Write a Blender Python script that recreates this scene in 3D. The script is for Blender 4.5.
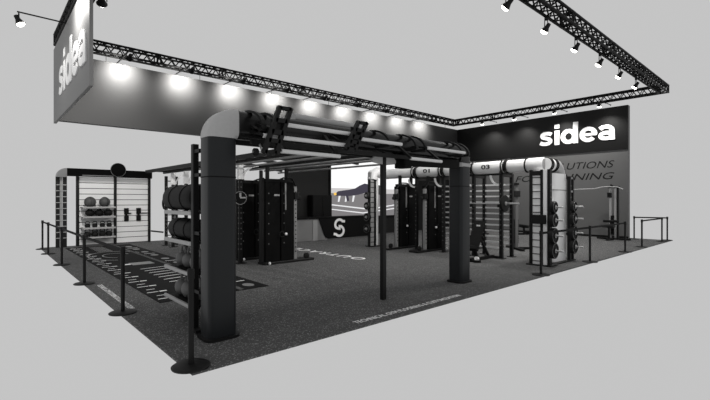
import bpy, math, random
from mathutils import Vector, Matrix
random.seed(4)
PI = math.pi
S = bpy.context.scene
COL = S.collection
for _o in list(bpy.data.objects):
    bpy.data.objects.remove(_o)

# ------------------------------------------------------------------ camera, world, exposure
cam_d = bpy.data.cameras.new('camera')
cam = bpy.data.objects.new('camera', cam_d)
COL.objects.link(cam)
cam.location = (-1.4436, -3.8489, 1.6)
cam.rotation_euler = (PI / 2, 0, -0.732)
cam_d.sensor_width = 36
cam_d.lens = 415.3 / 710 * 36
cam_d.clip_end = 2000
S.camera = cam

BACK = 0.555                      # the plain grey of the exhibition backdrop
w = bpy.data.worlds.new('backdrop')
S.world = w
w.use_nodes = True
w.node_tree.nodes['Background'].inputs[0].default_value = (BACK, BACK, BACK, 1)
w.node_tree.nodes['Background'].inputs[1].default_value = 1.0
S.view_settings.view_transform = 'Standard'
S.view_settings.look = 'None'
S.view_settings.exposure = 0
S.view_settings.gamma = 1
S.view_settings.use_curve_mapping = False
S.render.filter_size = 1.1
P_FASCIA, P_WALL, P_SIGN, P_FRONT, P_LEFT, P_RACK = 380, 230, 210, 430, 210, 1250   # lamp powers (W)


# ------------------------------------------------------------------ materials
def mat(name, c, rough=.5, metal=0., var=.06, scale=30., spec=.5, coat=0.):
    m = bpy.data.materials.new(name)
    m.use_nodes = True
    nt = m.node_tree
    b = nt.nodes['Principled BSDF']
    if isinstance(c, (int, float)):
        c = (c, c, c)
    tc = nt.nodes.new('ShaderNodeTexCoord')
    n = nt.nodes.new('ShaderNodeTexNoise')
    n.inputs['Scale'].default_value = scale
    n.inputs['Detail'].default_value = 2
    r = nt.nodes.new('ShaderNodeValToRGB')
    r.color_ramp.elements[0].color = (*[x * (1 - var) for x in c], 1)
    r.color_ramp.elements[1].color = (*[min(1, x * (1 + var)) for x in c], 1)
    nt.links.new(tc.outputs['Object'], n.inputs['Vector'])
    nt.links.new(n.outputs['Fac'], r.inputs['Fac'])
    nt.links.new(r.outputs['Color'], b.inputs['Base Color'])
    b.inputs['Roughness'].default_value = rough
    b.inputs['Metallic'].default_value = metal
    b.inputs['Specular IOR Level'].default_value = spec
    if coat:
        b.inputs['Coat Weight'].default_value = coat
        b.inputs['Coat Roughness'].default_value = .15
    return m


def emit(name, c, s):
    m = bpy.data.materials.new(name)
    m.use_nodes = True
    nt = m.node_tree
    b = nt.nodes['Principled BSDF']
    b.inputs['Base Color'].default_value = (0, 0, 0, 1)
    b.inputs['Emission Color'].default_value = (*c, 1)
    b.inputs['Emission Strength'].default_value = s
    b.inputs['Specular IOR Level'].default_value = 0
    return m


def speckle(name, base, fleck, scale=55., cut=.13):
    """dark rubber flooring with scattered pale granules"""
    m = mat(name, base, .85, var=.25, scale=5., spec=.2)
    nt = m.node_tree
    b = nt.nodes['Principled BSDF']
    src = b.inputs['Base Color'].links[0].from_socket
    tc = [n for n in nt.nodes if n.type == 'TEX_COORD'][0]
    v = nt.nodes.new('ShaderNodeTexVoronoi')
    v.inputs['Scale'].default_value = scale
    nt.links.new(tc.outputs['Object'], v.inputs['Vector'])
    lt = nt.nodes.new('ShaderNodeMath')
    lt.operation = 'LESS_THAN'
    lt.inputs[1].default_value = cut
    sep = nt.nodes.new('ShaderNodeSeparateColor')
    nt.links.new(v.outputs['Color'], sep.inputs[0])
    nt.links.new(sep.outputs[0], lt.inputs[0])
    mx = nt.nodes.new('ShaderNodeMix')
    mx.data_type = 'RGBA'
    nt.links.new(lt.outputs[0], mx.inputs[0])
    nt.links.new(src, mx.inputs[6])
    mx.inputs[7].default_value = (fleck, fleck, fleck, 1)
    nt.links.new(mx.outputs[2], b.inputs['Base Color'])
    return m


M = dict(
    black=mat('black_powder_coat', .008, .5, spec=.2),
    matte=mat('matte_black', .006, .75, spec=.12),
    graphite=mat('graphite_column', (.013, .0145, .016), .35, spec=.25),
    gloss=mat('gloss_black', .009, .25, spec=.3),
    truss=mat('black_truss_paint', .004, .55, spec=.12),
    panel=mat('machine_shroud', .004, .6, spec=.08),
    rubber=mat('black_rubber', .009, .7, spec=.2),
    iron=mat('grey_kettlebell_coat', .11, .6, var=.15),
    ball=mat('grey_ball_rubber', .06, .6, var=.2, scale=60),
    steel=mat('brushed_steel', .62, .35, metal=.85),
    silver=mat('silver_grey_paint', .34, .4, spec=.5),
    elbow=mat('light_grey_moulding', .40, .4),
    white=mat('white_powder_coat', .82, .4, var=.03),
    offwhite=mat('white_slat_board', .80, .5, var=.03),
    groove=mat('slat_groove', .10, .7),
    fascia=mat('grey_fascia_board', .032, .6, var=.05, scale=2, spec=.3),
    header=mat('black_header_board', .005, .5, spec=.2),
    wall=mat('dark_grey_wall', .118, .6, var=.04, scale=2, spec=.3),
    backwall=mat('charcoal_wall', .012, .6, var=.06, scale=2, spec=.15),
    sign=mat('grey_sign_board', .17, .5, var=.04, scale=2, spec=.3),
    print=mat('white_print', .85, .5, var=.02),
    darkprint=mat('black_print', .008, .5, spec=.2),
    track=mat('black_turf', .006, .85, var=.4, scale=80, spec=.15),
    bar=mat('pale_bar_paint', .62, .35, spec=.5),
    dim=mat('dark_steel', .10, .4, spec=.4),
    midgrey=mat('mid_grey_paint', .22, .4, spec=.4),
    deskgrey=mat('grey_desk_laminate', .17, .3, var=.08, scale=3),
    deskpale=mat('pale_desk_laminate', .26, .35),
    deskdark=mat('black_desk_laminate', .003, .45, spec=.12),
    bag=mat('black_vinyl', .008, .6, var=.3, spec=.15),
    floor=speckle('speckled_rubber_floor', .076, .22, 80., .12),
    lens=emit('lamp_lens', (1, .97, .9), 12),
)


# ------------------------------------------------------------------ mesh builder
class MB:
    def __init__(s):
        s.v = []
        s.f = []

    def add(s, vs, fs):
        n = len(s.v)
        s.v += [tuple(v) for v in vs]
        s.f += [tuple(i + n for i in f) for f in fs]
        return s

    def box(s, x0, x1, y0, y1, z0, z1, bev=0.):
        if x0 > x1: x0, x1 = x1, x0
        if y0 > y1: y0, y1 = y1, y0
        if z0 > z1: z0, z1 = z1, z0
        b = min(bev, (x1 - x0) * .45, (y1 - y0) * .45, (z1 - z0) * .45)
        if b <= 0:
            return s.add([(x0, y0, z0), (x1, y0, z0), (x1, y1, z0), (x0, y1, z0), (x0, y0, z1), (x1, y0, z1), (x1, y1, z1), (x0, y1, z1)],
                         [(3, 2, 1, 0), (4, 5, 6, 7), (0, 1, 5, 4), (1, 2, 6, 5), (2, 3, 7, 6), (3, 0, 4, 7)])
        def ring(z, i):
            return [(x0 + b + i, y0 + i, z), (x1 - b - i, y0 + i, z), (x1 - i, y0 + b + i, z), (x1 - i, y1 - b - i, z),
                    (x1 - b - i, y1 - i, z), (x0 + b + i, y1 - i, z), (x0 + i, y1 - b - i, z), (x0 + i, y0 + b + i, z)]
        j = b * .5
        vs = ring(z0, j * .6) + ring(z0 + j, 0) + ring(z1 - j, 0) + ring(z1, j * .6)
        fs = [tuple(range(7, -1, -1)), tuple(range(24, 32))]
        for k in range(3):
            for i in range(8):
                fs.append((k * 8 + i, k * 8 + (i + 1) % 8, (k + 1) * 8 + (i + 1) % 8, (k + 1) * 8 + i))
        return s.add(vs, fs)

    def obox(s, p0, p1, wd, ht, up=(0, 0, 1)):
        """bar of section wd x ht from p0 to p1"""
        p0, p1 = Vector(p0), Vector(p1)
        d = (p1 - p0).normalized()
        u = Vector(up)
        if abs(d.dot(u)) > .98:
            u = Vector((0, 1, 0))
        a = d.cross(u).normalized()
        u = a.cross(d).normalized()
        vs = [p + a * sx * wd / 2 + u * sz * ht / 2 for p in (p0, p1) for sx, sz in ((-1, -1), (1, -1), (1, 1), (-1, 1))]
        return s.add(vs, [(0, 1, 2, 3), (7, 6, 5, 4), (0, 4, 5, 1), (1, 5, 6, 2), (2, 6, 7, 3), (3, 7, 4, 0)])

    def tube(s, pts, r, n=10, closed=False, caps=True):
        pts = [Vector(p) for p in pts]
        rs = r if isinstance(r, (list, tuple)) else [r] * len(pts)
        m = len(pts)
        base = len(s.v)
        prev = None
        for i, p in enumerate(pts):
            if closed:
                d = (pts[(i + 1) % m] - pts[i - 1]).normalized()
            else:
                d = (pts[min(i + 1, m - 1)] - pts[max(i - 1, 0)]).normalized()
            if prev is None:
                u = Vector((0, 0, 1)) if abs(d.z) < .9 else Vector((1, 0, 0))
            else:
                u = prev
            a = d.cross(u).normalized()
            u = a.cross(d).normalized()
            prev = u
            for k in range(n):
                t = 2 * PI * k / n
                s.v.append(tuple(p + (a * math.cos(t) + u * math.sin(t)) * rs[i]))
        for i in range(m if closed else m - 1):
            j = (i + 1) % m
            for k in range(n):
                l = (k + 1) % n
                s.f.append((base + i * n + k, base + j * n + k, base + j * n + l, base + i * n + l))
        if caps and not closed:
            s.f.append(tuple(base + k for k in range(n)))
            s.f.append(tuple(base + (m - 1) * n + k for k in range(n - 1, -1, -1)))
        return s

    def lathe(s, prof, n=24, o=(0, 0, 0), ax='z'):
        base = len(s.v)
        for r, h in prof:
            for k in range(n):
                t = 2 * PI * k / n
                a, b = r * math.cos(t), r * math.sin(t)
                p = {'z': (a, b, h), 'x': (h, a, b), 'y': (b, h, a)}[ax]
                s.v.append((p[0] + o[0], p[1] + o[1], p[2] + o[2]))
        for i in range(len(prof) - 1):
            for k in range(n):
                l = (k + 1) % n
                s.f.append((base + i * n + k, base + i * n + l, base + (i + 1) * n + l, base + (i + 1) * n + k))
        s.f.append(tuple(base + k for k in range(n - 1, -1, -1)))
        s.f.append(tuple(base + (len(prof) - 1) * n + k for k in range(n)))
        return s

    def ball(s, c, rx, ry=None, rz=None, n=18, m=10):
        ry = ry or rx
        rz = rz or rx
        base = len(s.v)
        for i in range(1, m):
            a = PI * i / m
            for k in range(n):
                t = 2 * PI * k / n
                s.v.append((c[0] + rx * math.sin(a) * math.cos(t), c[1] + ry * math.sin(a) * math.sin(t), c[2] - rz * math.cos(a)))
        s.v.append((c[0], c[1], c[2] - rz))
        s.v.append((c[0], c[1], c[2] + rz))
        for i in range(m - 2):
            for k in range(n):
                l = (k + 1) % n
                s.f.append((base + i * n + k, base + i * n + l, base + (i + 1) * n + l, base + (i + 1) * n + k))
        b0 = base + (m - 1) * n
        for k in range(n):
            l = (k + 1) % n
            s.f.append((b0, base + l, base + k))
            s.f.append((b0 + 1, base + (m - 2) * n + k, base + (m - 2) * n + l))
        return s

    def prism(s, poly, o, a, b, c):
        """polygon in axes a, b from o, thickened along vector c"""
        o, a, b, c = Vector(o), Vector(a), Vector(b), Vector(c)
        n = len(poly)
        v0 = [o + a * p[0] + b * p[1] for p in poly]
        vs = v0 + [v + c for v in v0]
        fs = [tuple(range(n - 1, -1, -1)), tuple(range(n, 2 * n))]
        for i in range(n):
            j = (i + 1) % n
            fs.append((i, j, n + j, n + i))
        return s.add(vs, fs)

    def ring(s, c, R, r, ax='z', n=28, k=8):
        pts = []
        for i in range(n):
            t = 2 * PI * i / n
            a, b = R * math.cos(t), R * math.sin(t)
            pts.append({'z': (c[0] + a, c[1] + b, c[2]), 'x': (c[0], c[1] + a, c[2] + b), 'y': (c[0] + a, c[1], c[2] + b)}[ax])
        return s.tube(pts, r, k, closed=True)

    def build(s, name, m, parent=None, smooth=False, kind=None, label=None):
        me = bpy.data.meshes.new(name)
        off = Vector(parent.get('_o', (0, 0, 0))) if parent else Vector((0, 0, 0))
        if parent and parent.parent is not None:
            off = Vector(parent.parent.get('_o', (0, 0, 0)))
        me.from_pydata([tuple(Vector(v) - off) for v in s.v], [], s.f)
        me.materials.append(M[m] if isinstance(m, str) else m)
        import bmesh
        bm = bmesh.new()
        bm.from_mesh(me)
        bmesh.ops.recalc_face_normals(bm, faces=bm.faces)
        if smooth:
            for f in bm.faces:
                f.smooth = True
            for e in bm.edges:
                if len(e.link_faces) == 2 and e.calc_face_angle(0) > .7:
                    e.smooth = False
        bm.to_mesh(me)
        bm.free()
        o = bpy.data.objects.new(name, me)
        COL.objects.link(o)
        if parent:
            o.parent = parent
        if kind:
            o['kind'] = kind
        if label:
            o['label'] = label
        return o


def tag(o, label, cat, group=None):
    o['label'] = label
    o['category'] = cat
    if group:
        o['group'] = group
    return o


def thing(name, label, cat, loc=(0, 0, 0), rz=0., group=None, world=False):
    """Empty at the base of a thing. world=True: its parts are written in world coordinates."""
    o = bpy.data.objects.new(name, None)
    o.empty_display_size = .1
    COL.objects.link(o)
    o.location = loc
    o.rotation_euler = (0, 0, rz)
    if world:
        o['_o'] = tuple(float(x) for x in loc)
    return tag(o, label, cat, group)


def copy_tree(root, loc, rz=None, label=None, group=None):
    r = root.copy()
    COL.objects.link(r)
    r.location = loc
    if rz is not None:
        r.rotation_euler = (0, 0, rz)
    if label:
        r['label'] = label
    if group:
        r['group'] = group
    for ch in list(root.children):
        c = ch.copy()
        COL.objects.link(c)
        c.parent = r
        for g in list(ch.children):
            d = g.copy()
            COL.objects.link(d)
            d.parent = c
    return r


def text_mb(body, o, right, up, wd, ht, depth=.004, bold=0., shear=0., space=1.):
    cu = bpy.data.curves.new('t', 'FONT')
    cu.body = body
    cu.size = 1
    cu.shear = shear
    cu.offset = bold
    cu.space_character = space
    cu.resolution_u = 4
    ob = bpy.data.objects.new('t', cu)
    COL.objects.link(ob)
    dg = bpy.context.evaluated_depsgraph_get()
    me = bpy.data.meshes.new_from_object(ob.evaluated_get(dg))
    xs = [v.co.x for v in me.vertices]
    ys = [v.co.y for v in me.vertices]
    x0, x1, y0, y1 = min(xs), max(xs), min(ys), max(ys)
    o, right, up = Vector(o), Vector(right).normalized(), Vector(up).normalized()
    nrm = right.cross(up) * depth
    vs = [o + right * ((v.co.x - x0) / (x1 - x0) * wd) + up * ((v.co.y - y0) / (y1 - y0) * ht) + nrm for v in me.vertices]
    fs = [tuple(p.vertices) for p in me.polygons]
    n = len(vs)
    mb = MB()
    # front faces, and side walls down to the surface along boundary edges
    cnt = {}
    for f in fs:
        for i in range(len(f)):
            e = (f[i], f[(i + 1) % len(f)])
            k = tuple(sorted(e))
            cnt.setdefault(k, []).append(e)
    sides = []
    for k, es in cnt.items():
        if len(es) == 1:
            a, b = es[0]
            sides.append((b, a, a + n, b + n))
    mb.add(vs + [v - nrm for v in vs], fs + sides)
    bpy.data.objects.remove(ob)
    bpy.data.curves.remove(cu)
    bpy.data.meshes.remove(me)
    return mb


def arc(cx, cy, rx, ry, a0, a1, n=18):
    return [(cx + rx * math.cos(math.radians(a0 + (a1 - a0) * k / n)), cy + ry * math.sin(math.radians(a0 + (a1 - a0) * k / n))) for k in range(n + 1)]


def stroke(mb, pts, wd, T, closed=False, step=None):
    """flat thick stroke; T(x, y) -> (front point, back point)"""
    if step:
        step[0] += 1
    m = len(pts)
    L, Rr = [], []
    for i, p in enumerate(pts):
        a = Vector(pts[i - 1] if (closed or i > 0) else p)
        b = Vector(pts[(i + 1) % m] if (closed or i < m - 1) else p)
        d = (b - a).normalized()
        n = Vector((-d.y, d.x)) * wd / 2
        L.append(Vector(p) + n)
        Rr.append(Vector(p) - n)
    for i in range(m if closed else m - 1):
        j = (i + 1) % m
        q = [T(*v) for v in (L[i], L[j], Rr[j], Rr[i])]
        mb.add([v[0] for v in q] + [v[1] for v in q], [(0, 1, 2, 3), (7, 6, 5, 4), (0, 4, 5, 1), (1, 5, 6, 2), (2, 6, 7, 3), (3, 7, 4, 0)])


def wordmark(o, right, up, wd, ht, depth):
    """bold rounded lower-case s i d e a, drawn as strokes"""
    o, right, up = Vector(o), Vector(right), Vector(up)
    nrm = right.cross(up).normalized() * depth
    TW, TH = 4.28, 1.44
    mb = MB()
    step = [0]
    def put(x0):
        def T(x, y):
            p = o + right * ((x + x0) / TW * wd) + up * (y / TH * ht)
            return p + nrm * (1 + .12 * step[0]), p
        return T
    T = put(0)
    stroke(mb, [(.76, .78), (.62, .85), (.45, .875), (.29, .86), (.19, .79), (.17, .70), (.22, .61), (.33, .56), (.48, .51), (.62, .45), (.69, .36), (.68, .25), (.58, .16), (.42, .125), (.24, .14), (.06, .23)], .25, T, False, step)
    T = put(.95)
    stroke(mb, [(.145, 0), (.145, 1.0)], .29, T, False, step)
    stroke(mb, [(.145, 1.15), (.145, 1.42)], .29, T, False, step)
    T = put(1.32)
    stroke(mb, arc(.46, .5, .33, .375, 0, 360, 36)[:-1], .27, T, True, step)
    stroke(mb, [(.86, 0), (.86, 1.44)], .28, T, False, step)
    T = put(2.40)
    stroke(mb, arc(.48, .5, .35, .375, -42, -360, 36) + [(.83, .44)], .26, T, False, step)
    stroke(mb, [(.2, .49), (.93, .49)], .18, T, False, step)
    T = put(3.40)
    stroke(mb, [(.10, .77), (.25, .855), (.43, .88), (.60, .83), (.70, .72), (.735, .58), (.735, 0)], .26, T, False, step)
    stroke(mb, arc(.42, .30, .29, .185, 0, 360, 26)[:-1], .23, T, True, step)
    return mb


# ------------------------------------------------------------------ the setting
W_, D_ = 18.9, 13.55
floor = MB().box(0, W_, 0, D_, -.02, 0).build('floor', 'floor', kind='structure')

TB, TT = 5.77, 6.09          # truss bottom / top
FB, FT = 3.72, 5.535         # fascia bottom / top
WX = 18.40                   # face of the right hand wall

wall_r = MB().box(WX + .05, WX + .25, 1.37, 10.4, 0, FT - .01).build('wall_right', 'wall', kind='structure')
wall_b = MB().box(7.75, WX + .05, 10.2, 10.4, 0, FB + .5).build('wall_back', 'backwall', kind='structure')
MB().box(WX + .035, WX + .05, 1.37, 10.2, 0, .09).build('baseboard_right', 'header', kind='structure')

# lettering on the grey wall
text_mb('SOLUTIONS', (WX + .05, 4.78, 2.985), (0, -1, 0), (0, 0, 1), 2.9, .30, shear=.28).build('lettering', 'darkprint', wall_r)
text_mb('FOR TRAINING', (WX + .05, 6.26, 2.49), (0, -1, 0), (0, 0, 1), 4.38, .29, shear=.28).build('lettering', 'darkprint', wall_r)

# black header board with the shop name
hd = thing('header_board', 'black header board with big white lettering along the top of the right wall', 'sign', (WX, 5.8, FB), world=True)
MB().box(WX, WX + .05, 1.37, 10.2, 3.72, FT).build('board', 'header', hd)
wordmark((WX, 5.03, 4.155), (0, -1, 0), (0, 0, 1), 3.2, .95, .02).build('lettering', 'print', hd, label='white bold lettering')

# grey fascia hung under the far truss
fa = thing('fascia_panel', 'long grey lamp-lit fascia panel hung under the far truss', 'panel', (9.2, 9.7, FB), world=True)
MB().box(.1, WX, 9.65, 9.85, FB, FT).build('board', 'fascia', fa)
for k in range(7):
    x = 1.2 + k * 2.7
    MB().tube([(x, 9.75, FT), (x, 9.75, TB)], .008, 6).build('hanger', 'black', fa)

# hanging sign at the left
sg = thing('hanging_sign', 'grey hanging sign panel with white lettering at the left truss', 'sign', (0, 7.4, 3.66), world=True)
MB().box(0, .06, 4.93, 9.95, 3.67, 5.66).build('board', 'sign', sg)
wordmark((0, 8.84, 4.18), (0, -1, 0), (0, 0, 1), 3.65, .98, .012).build('lettering', 'print', sg, label='white bold lettering')
for y in (5.4, 7.4, 9.4):
    MB().tube([(.05, y, 5.66), (.05, y, TB)], .008, 6).build('hanger', 'steel', sg)


# floor printing
text_mb('TECHNICAL GYM FLOORING & CUSTOMIZATION', (2.17, .13, 0), (1, 0, 0), (0, 1, 0), 2.36, .10, .002, bold=.01).build('lettering', 'print', floor)
text_mb('TECHNICAL GYM FLOORING & CUSTOMIZATION', (.16, 5.2, 0), (0, -1, 0), (1, 0, 0), 2.3, .085, .002).build('lettering', 'print', floor)
text_mb('OUTRACE', (6.42, 4.35, 0), (0, 1, 0), (-1, 0, 0), 3.35, .36, .002, bold=.015, space=1.35).build('lettering', 'print', floor)


# ------------------------------------------------------------------ trusses
def truss(label, A, B, plates):
    A, B = Vector(A), Vector(B)
    d = (B - A)
    L = d.length
    d.normalize()
    side = Vector((-d.y, d.x, 0))
    s = TT - TB
    h = s / 2 - .025
    t = thing('lighting_truss', label, 'truss', (A + B) / 2 - Vector((0, 0, s / 2)), group='black box trusses of the lighting frame')
    t['_o'] = tuple(t.location)
    cs = [(-h, -h), (h, -h), (h, h), (-h, h)]
    P = lambda u, c: A + d * u + side * c[0] + Vector((0, 0, c[1]))
    for c in cs:
        MB().tube([P(0, c), P(L, c)], .034, 8).build('chord', 'truss', t, smooth=True)
    n = max(2, round(L / .36))
    mb = MB()
    for q in range(4):
        c0, c1 = cs[q], cs[(q + 1) % 4]
        for i in range(n):
            a, m_, b = L * i / n, L * (i + .5) / n, L * (i + 1) / n
            mb.tube([P(a, c0), P(m_, c1)], .018, 5)
            mb.tube([P(m_, c1), P(b, c0)], .018, 5)
    mb.build('lattice', 'truss', t)
    for u in plates:
        mb = MB()
        for e in (-.05, .05):
            for q in range(4):
                mb.obox(P(u + e, cs[q]), P(u + e, cs[(q + 1) % 4]), .03, .03, d)
        for c in cs:
            mb.tube([P(u - .08, c), P(u + .08, c)], .036, 8)
        mb.build('coupler', 'truss', t)
    for u in (0.02, L - .02):
        mb = MB()
        for q in range(4):
            mb.obox(P(u, cs[q]), P(u, cs[(q + 1) % 4]), .05, .05, d)
        mb.build('end_frame', 'truss', t)
    return t


ZC = (TB + TT) / 2
truss('black box truss carrying the long grey fascia panel at the back', (0, 9.8, ZC), (18.47, 9.8, ZC), [2.6, 4.7, 8, 11, 14, 16.5])
truss('black box truss above the right wall with the big white lettering', (18.31, 9.64, ZC), (18.31, .32, ZC), [2.2, 4.7, 6.9])
truss('black box truss crossing the upper right corner with six lamps beneath', (0, .16, ZC), (18.47, .16, ZC), [3, 6, 9, 12, 15])
truss('black box truss above the hanging sign at the upper left', (.16, .32, ZC), (.16, 9.64, ZC), [2.5, 5.5])


# ------------------------------------------------------------------ spot lamps
def lamp_parts(t, hx, hz, aim, power, arm, cone=62, dome=.07, tail=-.62):
    """local frame: truss at the origin, lamp head at (hx,0,hz), shining along aim"""
    if arm:
        MB().tube([(tail, 0, 0), (hx + .03, 0, 0)], .017, 8).build('arm', 'black', t, smooth=True)
        MB().ball((tail, 0, 0), .03, n=8, m=6).build('arm_cap', 'black', t)
        mb = MB().box(-.04, .04, -.025, .025, -.03, .06)
        mb.build('clamp', 'black', t)
    else:
        MB().box(-.03, .03, -.04, .04, -.06, .05, .01).build('clamp', 'black', t)
    a = Vector(aim).normalized()
    c = Vector((hx, 0, hz))
    top = Vector((hx, 0, -.01))
    mb = MB()
    for sy in (-1, 1):
        mb.tube([top, top + Vector((0, sy * .075, -.05)), c + Vector((0, sy * .085, .0))], .011, 6)
    mb.build('yoke', 'black', t)
    rot = Vector((0, 0, 1)).rotation_difference(a).to_matrix()
    def rl(prof):
        m_ = MB().lathe(prof, 18)
        m_.v = [tuple(rot @ Vector(v) + c) for v in m_.v]
        return m_
    rl([(.03, -.12), (.045, -.11), (.05, -.03), (.085, .05), (.1, .07), (.092, .07), (.085, .055)]).build('lamp_head', 'black', t, smooth=True)
    rl([(.076, .05), (.080, .055 + dome * .35), (.070, .055 + dome * .65), (.045, .055 + dome * .92), (.0001, .055 + dome)]).build('lens', 'lens', t, smooth=True)
    ld = bpy.data.lights.new('spot', 'SPOT')
    ld.energy = power
    ld.spot_size = math.radians(cone)
    ld.spot_blend = 1
    ld.shadow_soft_size = .06
    ld.color = (1, .98, .95)
    lo = bpy.data.objects.new('spot', ld)
    COL.objects.link(lo)
    lo.parent = t
    lo.location = c + a * .17
    lo.rotation_euler = a.to_track_quat('-Z', 'Y').to_euler()


ORD = ['first', 'second', 'third', 'fourth', 'fifth', 'sixth', 'seventh', 'eighth', 'ninth', 'tenth']
g = 'spot lamps on arms over the grey fascia'
t0 = None
for i in range(9):
    x = 1.60 + i * 1.705
    lb = f'black arm spot lamp over the grey fascia panel, {ORD[i]} from the hanging sign'
    if t0 is None:
        t0 = thing('spot_lamp', lb, 'lamp', (x, 9.8, TB - .03), -PI / 2, g)
        lamp_parts(t0, .95, -.19, (-1, 0, -.36), P_FASCIA, True, 124, .01)
    else:
        copy_tree(t0, (x, 9.8, TB - .03), None, lb)
g = 'spot lamps on arms over the black header'
t0 = None
for i, y in enumerate((2.17, 3.98, 5.85, 7.56)):
    lb = ['black arm spot lamp over the right end of the white header lettering', 'black arm spot lamp over the middle of the white header lettering',
          'black arm spot lamp just left of the white header lettering', 'black arm spot lamp nearest the far corner on the black header'][i]
    if t0 is None:
        t0 = thing('spot_lamp', lb, 'lamp', (18.31, y, TB - .03), PI, g)
        lamp_parts(t0, .8, -.2, (-.35, 0, -1), P_WALL, True, 120)
    else:
        copy_tree(t0, (18.31, y, TB - .03), None, lb)
g = 'spot lamps hanging under the near truss'
t0 = None
for i in range(9):
    x = 15.19 - i * 1.76
    lb = f'small spot lamp hanging under the upper right truss, {ORD[i]} from its right corner'
    if i in (0, 5):
        t0 = thing('spot_lamp', lb, 'lamp', (x, .29, TB - .0), PI / 2, g)
        lamp_parts(t0, .0, -.25, (.75, 0, -1) if i == 0 else (.95, 0, -.8), P_FRONT if i == 0 else P_LEFT, False, 120 if i == 0 else 90)
    else:
        copy_tree(t0, (x, .29, TB - .0), None, lb)
g = 'spot lamps beside the hanging sign'
t0 = thing('spot_lamp', 'spot lamp on a long arm out to the left of the hanging sign', 'lamp', (.16, 7.9, TB - .03), PI, g)
lamp_parts(t0, 1.0, -.19, (-.5, 0, -1), 40, True, 110, .07, -.1)
t2 = thing('spot_lamp', 'spot lamp on a long arm over the near end of the hanging sign', 'lamp', (.16, 5.95, TB - .03), PI, g)
lamp_parts(t2, .95, -.19, (-1, 0, -.10), P_SIGN, True, 150, .07, -.1)
t1 = thing('spot_lamp', 'spot lamp hanging just right of the near edge of the hanging sign', 'lamp', (.29, 5.44, TB), 1.37, g)
lamp_parts(t1, .0, -.3, (1, 0, -.48), P_RACK, False, 56)


# ------------------------------------------------------------------ barrier posts
def post(loc, label, to=None, h=.94):
    t = thing('barrier_post', label, 'barrier post', (loc[0], loc[1], 0), 0, 'black belt barrier posts along the stand edge')
    MB().lathe([(.175, 0), (.18, .012), (.16, .024), (.05, .032)], 32).build('base', 'black', t, smooth=True)
    MB().tube([(0, 0, .03), (0, 0, h - .1)], .027, 14).build('pole', 'black', t, smooth=True)
    MB().lathe([(.032, h - .1), (.034, h - .09), (.034, h - .01), (.028, h)], 16).build('belt_head', 'black', t, smooth=True)
    if to:
        d = Vector((to[0] - loc[0], to[1] - loc[1], 0))
        u = d.normalized()
        MB().obox(u * .03 + Vector((0, 0, h - .05)), d - u * .03 + Vector((0, 0, h - .05)), .006, .05).build('belt', 'matte', t)
    return t


post((.05, .17), 'black barrier post at the near corner of the floor in front of the big column')
L_ = [(.04, 2.72), (.01, 5.49), (.02, 8.58), (.02, 11.38), (.02, 12.95)]
N_ = ['nearest', 'second nearest', 'middle', 'second farthest', 'farthest']
for i, p in enumerate(L_):
    post(p, f'barrier post on the left floor edge, {N_[i]} of five along the belt', L_[i - 1] if i else None)
R_ = [(7.43, .09), (10.23, .07), (13.28, .1), (15.27, .14), (18.0, .14), (18.75, .12), (18.46, 1.17)]
post(R_[0], 'black barrier post in front of the white corner tower', R_[1])
post(R_[1], 'black barrier post right of the white corner tower', R_[2])
post(R_[2], 'black barrier post in front of the pulldown machine by the grey wall')
post(R_[3], 'left front post of the small belt enclosure at the far right corner', R_[4])
post(R_[4], 'right front post of the small belt enclosure at the far right corner')
post(R_[5], 'rightmost barrier post at the far right corner')
post(R_[6], 'back post of the belt enclosure beside the end of the grey wall', R_[5])


# ------------------------------------------------------------------ front rig: two columns and the overhead beam
def rrect(x0, x1, y0, y1, r, n=5):
    out = []
    for cx, cy, a0 in ((x1 - r, y0 + r, -PI / 2), (x1 - r, y1 - r, 0), (x0 + r, y1 - r, PI / 2), (x0 + r, y0 + r, PI)):
        for k in range(n + 1):
            a = a0 + PI / 2 * k / n
            out.append((cx + r * math.cos(a), cy + r * math.sin(a)))
    return out


def elbow_mb(cx, cz, sec, sx, a0=0., a1=PI / 2, n=12):
    """sweep a section (rho, y) about the point (cx, cz): from vertical up round to horizontal; sx=+1 turns to +x"""
    vs, fs = [], []
    m = len(sec)
    for i in range(n + 1):
        a = a0 + (a1 - a0) * i / n
        for rho, y in sec:
            vs.append((cx - sx * rho * math.cos(a), y, cz + rho * math.sin(a)))
    for i in range(n):
        for k in range(m):
            l = (k + 1) % m
            fs.append((i * m + k, i * m + l, (i + 1) * m + l, (i + 1) * m + k))
    fs += [tuple(range(m)), tuple(range(n * m + m - 1, n * m - 1, -1))]
    return MB().add(vs, fs)


rig = thing('training_rig', 'big black overhead training rig on two square columns at the front', 'training rig', (3.1, .87, 0), world=True)
for x0 in (.455, 5.375):
    pr = rrect(x0, x0 + .34, .70, 1.01, .07)
    c = MB().prism(pr, (0, 0, .03), (1, 0, 0), (0, 1, 0), (0, 0, 2.29)).build('column', 'graphite', rig, smooth=True)
    MB().prism(rrect(x0 - .04, x0 + .38, .66, 1.05, .1), (0, 0, 0), (1, 0, 0), (0, 1, 0), (0, 0, .03)).build('base_plate', 'black', c)
    MB().prism(rrect(x0 - .004, x0 + .344, .696, 1.014, .072), (0, 0, 1.86), (1, 0, 0), (0, 1, 0), (0, 0, .012)).build('joint_band', 'matte', c)
sec = rrect(.0, .355, .69, 1.02, .08)
elbow_mb(.805, 2.32, sec, 1).build('elbow', 'elbow', rig, smooth=True, label='light grey corner moulding')
elbow_mb(5.37, 2.32, sec, -1).build('elbow', 'gloss', rig, smooth=True, label='black corner moulding')
MB().box(5.37, 5.72, .695, 1.015, 2.24, 2.325, .03).build('collar', 'silver', rig)
bsec = rrect(.70, 1.01, 2.35, 2.67, .10)
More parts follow.
